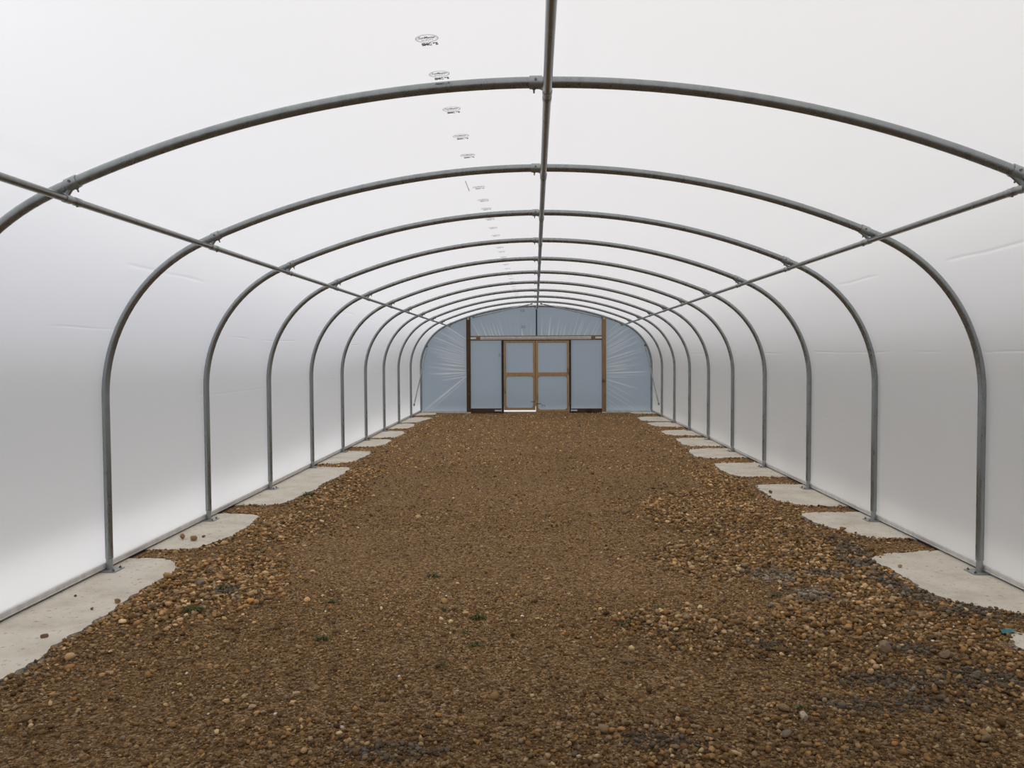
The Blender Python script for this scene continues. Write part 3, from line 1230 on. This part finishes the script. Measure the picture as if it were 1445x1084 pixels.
s = s * np.where((y < 5) & (s > .014), .86, 1)
s[white] = rng.uniform(.006, .011, white.sum())
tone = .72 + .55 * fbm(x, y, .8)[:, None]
tone = tone * (1 + .45 * np.clip((s - .006) / .008, 0, 1))[:, None] * (1 - .22 * 1.6 * np.clip((5.6 - y) / 2.0, 0, 1))[:, None]  # stones near the camera take the same painted foreground shade
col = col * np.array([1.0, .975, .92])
col = col * (1 + .3 * np.clip((y - 8) / 8, 0, 1))[:, None]  # far stones lightened to make up for the dim light there
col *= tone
# random rotation, flattening and corner jitter per stone
ax = rng.random((n, 3)) * .7 + .65
ax[:, 2] *= .72
ang = rng.random(n) * 2 * PI
tilt = rng.normal(0, .35, n)
SV = ICO[None] * (1 + rng.uniform(-.36, .34, (n, 12, 1)))
SV = SV * ax[:, None, :]
ct, st = np.cos(tilt)[:, None], np.sin(tilt)[:, None]
yy_, zz_ = SV[..., 1] * ct - SV[..., 2] * st, SV[..., 1] * st + SV[..., 2] * ct
ca, sa = np.cos(ang)[:, None], np.sin(ang)[:, None]
xr, yr = SV[..., 0] * ca - yy_ * sa, SV[..., 0] * sa + yy_ * ca
lift = rng.uniform(-.05, .6, n)
big = (s > .012)
lift = np.where(big & (rng.random(n) < .35), lift + .6, lift)
zb = ground_z(x, y) + s * lift
zb = np.where(on_slab(x.copy(), y.copy()), s * .25, zb)
VV = np.stack([xr * s[:, None] + x[:, None], yr * s[:, None] + y[:, None], zz_ * s[:, None] + zb[:, None]], -1).reshape(-1, 3)
FF = (ICF[None] + (np.arange(n) * 12)[:, None, None]).reshape(-1, 3)
CC = np.concatenate([np.repeat(col, 12, 0), np.ones((n * 12, 1))], 1)
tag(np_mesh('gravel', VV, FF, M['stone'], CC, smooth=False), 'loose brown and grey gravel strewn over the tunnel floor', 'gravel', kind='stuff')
print("stones", n, len(FF))

# ---- single stones one can point at


def stone(px, py, size, colour, label, flat=.65, seed=0, z=None, name='stone'):
    import bmesh
    r = random.Random(seed)
    bm = bmesh.new()
    bmesh.ops.create_icosphere(bm, subdivisions=2, radius=1)
    dirs = [Vector((r.gauss(0, 1), r.gauss(0, 1), r.gauss(0, 1))).normalized() for _ in range(9)]
    cut = [r.uniform(.42, .85) for _ in range(9)]
    sx, sy = r.uniform(.85, 1.2), r.uniform(.75, 1.0)
    for v in bm.verts:
        c = v.co.copy()
        for d, k in zip(dirs, cut):
            e = c.dot(d)
            if e > k:
                c -= d * (e - k)
        v.co = Vector((c.x * sx, c.y * sy, c.z * flat)) * size
    zmin = min(v.co.z for v in bm.verts)
    for v in bm.verts:
        v.co.z -= zmin
    me = bpy.data.meshes.new(name)
    bm.to_mesh(me)
    bm.free()
    a = me.attributes.new('stone_colour', 'FLOAT_COLOR', 'POINT')
    a.data.foreach_set('color', [*colour, 1] * len(me.vertices))
    me.materials.append(M['stone'])
    o = bpy.data.objects.new(name, me)
    COL.objects.link(o)
    o.location = (px, py, (float(ground_z(px, py)) - .002) if z is None else z)
    o.rotation_euler.z = r.uniform(0, 6.28)
    tag(o, label, 'stone', 'single stones lying apart')


stone(-3.06, 4.86, .024, (.20, .12, .075), 'reddish brown stone alone on the long concrete slab by the left wall', .8, 1, 0)
stone(-2.965, 5.55, .026, (.30, .19, .10), 'tan stone at the gravel edge of the long left concrete slab', .8, 2, 0)
stone(-3.06, 5.40, .014, (.26, .17, .10), 'tiny tan stone on the long left concrete slab, near its gravel edge', .8, 3, 0)
stone(-3.35, 5.70, .013, (.10, .09, .08), 'tiny dark stone in the middle of the long left concrete slab', .7, 31, 0)
stone(-3.37, 7.53, .033, (.32, .20, .105), 'round tan stone on the second left concrete slab, closer to the rail', .9, 4, 0)
stone(-3.245, 7.47, .036, (.30, .185, .09), 'larger tan stone on the second left concrete slab, beside the rounder one', .85, 5, 0)
stone(-3.20, 7.60, .017, (.20, .13, .08), 'tiny brown stone behind the pair on the second left concrete slab', .8, 6, 0)
stone(2.93, 6.56, .024, (.38, .25, .13), 'tan stone alone on the large right concrete slab', .65, 7, 0)
stone(2.985, 7.93, .036, (.30, .17, .07), 'orange brown stone at the corner of the second right concrete slab', .7, 8, 0)
stone(3.06, 7.80, .015, (.10, .095, .09), 'small dark grey stone on the second right concrete slab', .8, 81, 0)
stone(2.90, 10.05, .034, (.20, .125, .07), 'brown stone at the rim of the third whole right concrete slab', .8, 9, 0)
stone(-1.27, 4.13, .026, (.46, .33, .20), 'pale oval stone on the brown floor in the lower left', .6, 10)
stone(-1.44, 3.96, .026, (.42, .30, .18), 'pale flat stone just in front of the pale oval one', .5, 11)
stone(1.26, 3.82, .034, (.50, .42, .32), 'whitish angular stone on the gravel in the lower right', .7, 12)
stone(2.02, 4.70, .044, (.26, .19, .12), 'large grey brown stone standing up in the right-hand gravel bank', .9, 13)
stone(2.33, 4.63, .046, (.21, .15, .095), 'biggest rounded brown stone in the right-hand gravel bank', .7, 14)
stone(-2.55, 5.98, .045, (.24, .19, .14), 'greyish fist-sized stone in the gravel beside the long left slab', .8, 15)

# ---- weeds
WEED = [
    (-2.36, 5.40, .075, 44, 'largest dark green weed tuft, in gravel by the long left slab'),
    (-2.36, 5.92, .05, 26, 'small grey green weed tuft behind the largest one, by the left slab'),
    (-2.86, 10.0, .09, 30, 'green weed tuft at the rim of the third left concrete slab'),
    (-.84, 6.35, .06, 26, 'dark weed tuft alone on the smooth middle floor'),
    (-1.47, 5.67, .05, 22, 'bluish green weed tuft left of the middle of the floor'),
    (-.65, 5.52, .04, 16, 'tiny green weed tuft just behind the dark middle pair'),
    (-.41, 5.37, .065, 36, 'dark dense weed tuft in the middle of the floor'),
    (-.47, 5.09, .04, 16, 'faint weed tuft in front of the dense middle tuft'),
    (-1.35, 4.92, .055, 30, 'bright green low weed tuft on the left half of the floor'),
    (-.39, 4.86, .05, 22, 'grey green weed tuft nearest below the dense middle tuft'),
    (.15, 5.55, .03, 12, 'very small weed tuft right of the floor centre'),
    (1.73, 5.88, .05, 22, 'green weed tuft beside the grey crushed stone patch on the right'),
    (.85, 5.60, .045, 22, 'green weed tuft right of centre, one of two close together'),
    (.97, 5.57, .03, 12, 'tiny yellowish weed right beside the right-of-centre tuft'),
    (.55, 5.17, .055, 28, 'olive green weed tuft with a stone, right of centre'),
    (-.55, 4.53, .045, 18, 'sparse green weed tuft beside a white chip in the foreground'),
    (1.30, 3.96, .05, 18, 'thin green weed sprig in the lower right gravel'),
]
for k, (px, py, rad, nb, lab) in enumerate(WEED):
    r = random.Random(100 + k)
    mb = MB()
    for _ in range(nb):
        a = r.uniform(0, 2 * PI)
        d = Vector((math.cos(a), math.sin(a) * .8, 0))
        sd = Vector((-d.y, d.x, 0))
        L = rad * r.uniform(.5, 1.2)
        w = rad * r.uniform(.07, .14)
        h = rad * r.uniform(.15, .6)
        b = d * rad * r.uniform(0, .35)
        z0 = 0
        p1 = b + d * L * .5 + Vector((0, 0, h))
        p2 = b + d * L + Vector((0, 0, h * r.uniform(.3, .9)))
        mb.add([b - sd * w * .3, b + sd * w * .3, p1 + sd * w, p1 - sd * w, p2], [(0, 1, 2, 3), (3, 2, 4)])
    root = mb.build('weed', M['leaf'], fix=False)
    root.location = (px, py, float(ground_z(px, py)) - .001)
    tag(root, lab, 'weed', 'weeds growing in the gravel')

# ---- twig and scrap
mb = MB()
mb.tube([(-.09, 0, .0), (-.04, .012, .006), (.01, .006, .006), (.06, .014, .008), (.095, .008, .004)], [.002, .004, .0045, .004, .002], 7)
mb.tube([(.055, .012, .008), (.085, .035, .012), (.098, .05, .010)], [.003, .002, .001], 6)
o = mb.build('twig', mat_plain('twig_bark', (.10, .06, .035), .9), smooth='auto')
o.location = (-.49, 3.57, float(ground_z(-.49, 3.57)) + .006)
tag(o, 'thin brown forked twig lying on the gravel near the bottom edge', 'twig')
mb = MB()
mb.add([(-.05, -.02, 0), (.01, -.03, .012), (.05, -.005, .004), (.03, .03, .016), (-.02, .028, .005), (-.045, .01, .014), (0, 0, .02)],
       [(0, 1, 6), (1, 2, 6), (2, 3, 6), (3, 4, 6), (4, 5, 6), (5, 0, 6)])
o = mb.build('plastic_scrap', M['teal'], fix=False)
o.location = (2.91, 5.03, .002)
tag(o, 'small crumpled teal plastic scrap at the cut-off right slab', 'scrap')

# ------------------------------------------------------------------ outside the tunnel (seen only through the sheet)


def strip(name, x0, x1, y0, y1, z, mat, label):
    o = MB().add([(x0, y0, z), (x1, y0, z), (x1, y1, z), (x0, y1, z)], [(0, 1, 2, 3)]).build(name, mat, fix=False)
    tag(o, label, kind='structure')


strip('ground', -70, 70, -50, 80, -.12, M['grass'], 'rough grass outside the tunnel')
strip('reflector_strip', -5.0, -3.59, -18, 27.5, -.02, M['reflector'], 'pale verge added outside the left wall to brighten its foot')  # unseen strips added to throw light on the sheet's lower edge
strip('reflector_strip', 3.59, 4.4, -18, 27.5, -.02, M['reflector_grey'], 'pale verge added outside the right wall to brighten its foot')
strip('reflector_strip', -3.6, 3.6, YE + .36, 27.5, -.02, M['reflector'], 'pale verge added outside the end doors to brighten the gap below')


def hedge(x0, y0, x1, y1, h, seed):
    L = math.hypot(x1 - x0, y1 - y0)
    n = int(L / .5)
    r = np.random.default_rng(seed)
    v, f = [], []
    m = 9
    dx, dy = (x1 - x0) / L, (y1 - y0) / L
    for i in range(n + 1):
        t = i / n * L
        hh = h * (1 + .25 * (fbm(t, seed, .35) - .5) * 2)
        for j in range(m):
            a = PI * j / (m - 1)
            w = math.cos(a) * 1.0 + r.normal(0, .08)
            z = hh * math.sin(a) ** .5 + r.normal(0, .06) if 0 < j < m - 1 else -.1
            v.append((x0 + dx * t - dy * w, y0 + dy * t + dx * w, z))
    for i in range(n):
        for j in range(m - 1):
            a = i * m + j
            f.append((a, a + 1, a + m + 1, a + m))
    o = MB().add(v, f).build('terrain_hedgerow', M['hedge'])
    tag(o, 'dark hedgerow outside the tunnel', kind='structure')


hedge(-10.5, -24, -10.5, 40, 2.2, 1)
hedge(9.0, -24, 9.0, 40, 2.7, 2)
hedge(-10, 33, 10, 33, 4.2, 3)

# ------------------------------------------------------------------ light
w = bpy.data.worlds.new('overcast_sky')
scene.world = w
w.use_nodes = True
T = w.node_tree
T.nodes.clear()
out = T.nodes.new('ShaderNodeOutputWorld')
bg = T.nodes.new('ShaderNodeBackground')
tc = T.nodes.new('ShaderNodeTexCoord')
sep = T.nodes.new('ShaderNodeSeparateXYZ')
T.links.new(tc.outputs['Generated'], sep.inputs[0])
rmp = T.nodes.new('ShaderNodeValToRGB')
T.links.new(sep.outputs[2], rmp.inputs[0])
e = rmp.color_ramp.elements
for _ in range(3):
    e.new(.5)
for i, (p, c) in enumerate([(0, (.26, .28, .33)), (.14, (.38, .405, .47)), (.38, (.755, .775, .84)), (.7, (1.12, 1.125, 1.135)), (1, (1.24, 1.24, 1.25))]):
    e[i].position = p
    e[i].color = (*c, 1)
# the sky is a little brighter and cooler to the left, warmer to the right
mr = T.nodes.new('ShaderNodeMapRange')
mr.inputs['From Min'].default_value = -1
mr.inputs['From Max'].default_value = 1
T.links.new(sep.outputs[0], mr.inputs['Value'])
tint = T.nodes.new('ShaderNodeValToRGB')
T.links.new(mr.outputs[0], tint.inputs[0])
te = tint.color_ramp.elements
te[0].color = (1.0, 1.01, 1.04, 1)
te[1].color = (.925, .868, .79, 1)
mul = T.nodes.new('ShaderNodeMix')
mul.data_type = 'RGBA'
mul.blend_type = 'MULTIPLY'
mul.inputs[0].default_value = 1
T.links.new(rmp.outputs[0], mul.inputs[6])
T.links.new(tint.outputs[0], mul.inputs[7])
T.links.new(mul.outputs[2], bg.inputs[0])
bg.inputs[1].default_value = 1.25
T.links.new(bg.outputs[0], out.inputs[0])

sun = bpy.data.lights.new('soft_sun', 'SUN')
sun.energy = .55
sun.angle = math.radians(60)
sun.color = (1, .98, .95)
so = bpy.data.objects.new('soft_sun', sun)
so.rotation_euler = (math.radians(-12), math.radians(-42), 0)
COL.objects.link(so)

# ------------------------------------------------------------------ camera
cam = bpy.data.cameras.new('camera')
cam.sensor_width = 36
cam.sensor_fit = 'HORIZONTAL'
cam.lens = 1140 * 36 / 1445
cam.clip_start = .05
cam.clip_end = 300
co = bpy.data.objects.new('camera', cam)
COL.objects.link(co)
p_, y_, r_ = .0360, -.0289, -.0052
cy, sy, cp, sp, cr, sr = math.cos(y_), math.sin(y_), math.cos(p_), math.sin(p_), math.cos(r_), math.sin(r_)
fw = Vector((sy * cp, cy * cp, -sp))
rt = Vector((cy, -sy, 0))
up = rt.cross(fw)
R_ = rt * cr + up * sr
U_ = up * cr - rt * sr
mw = Matrix((R_, U_, -fw)).transposed().to_4x4()
mw.translation = Vector((-.013, 0, 1.7348))
co.matrix_world = mw
scene.camera = co

scene.view_settings.view_transform = 'Standard'
scene.view_settings.look = 'None'
scene.view_settings.exposure = 0
scene.view_settings.gamma = 1
scene.cycles.use_denoising = True
scene.cycles.sample_clamp_indirect = 6
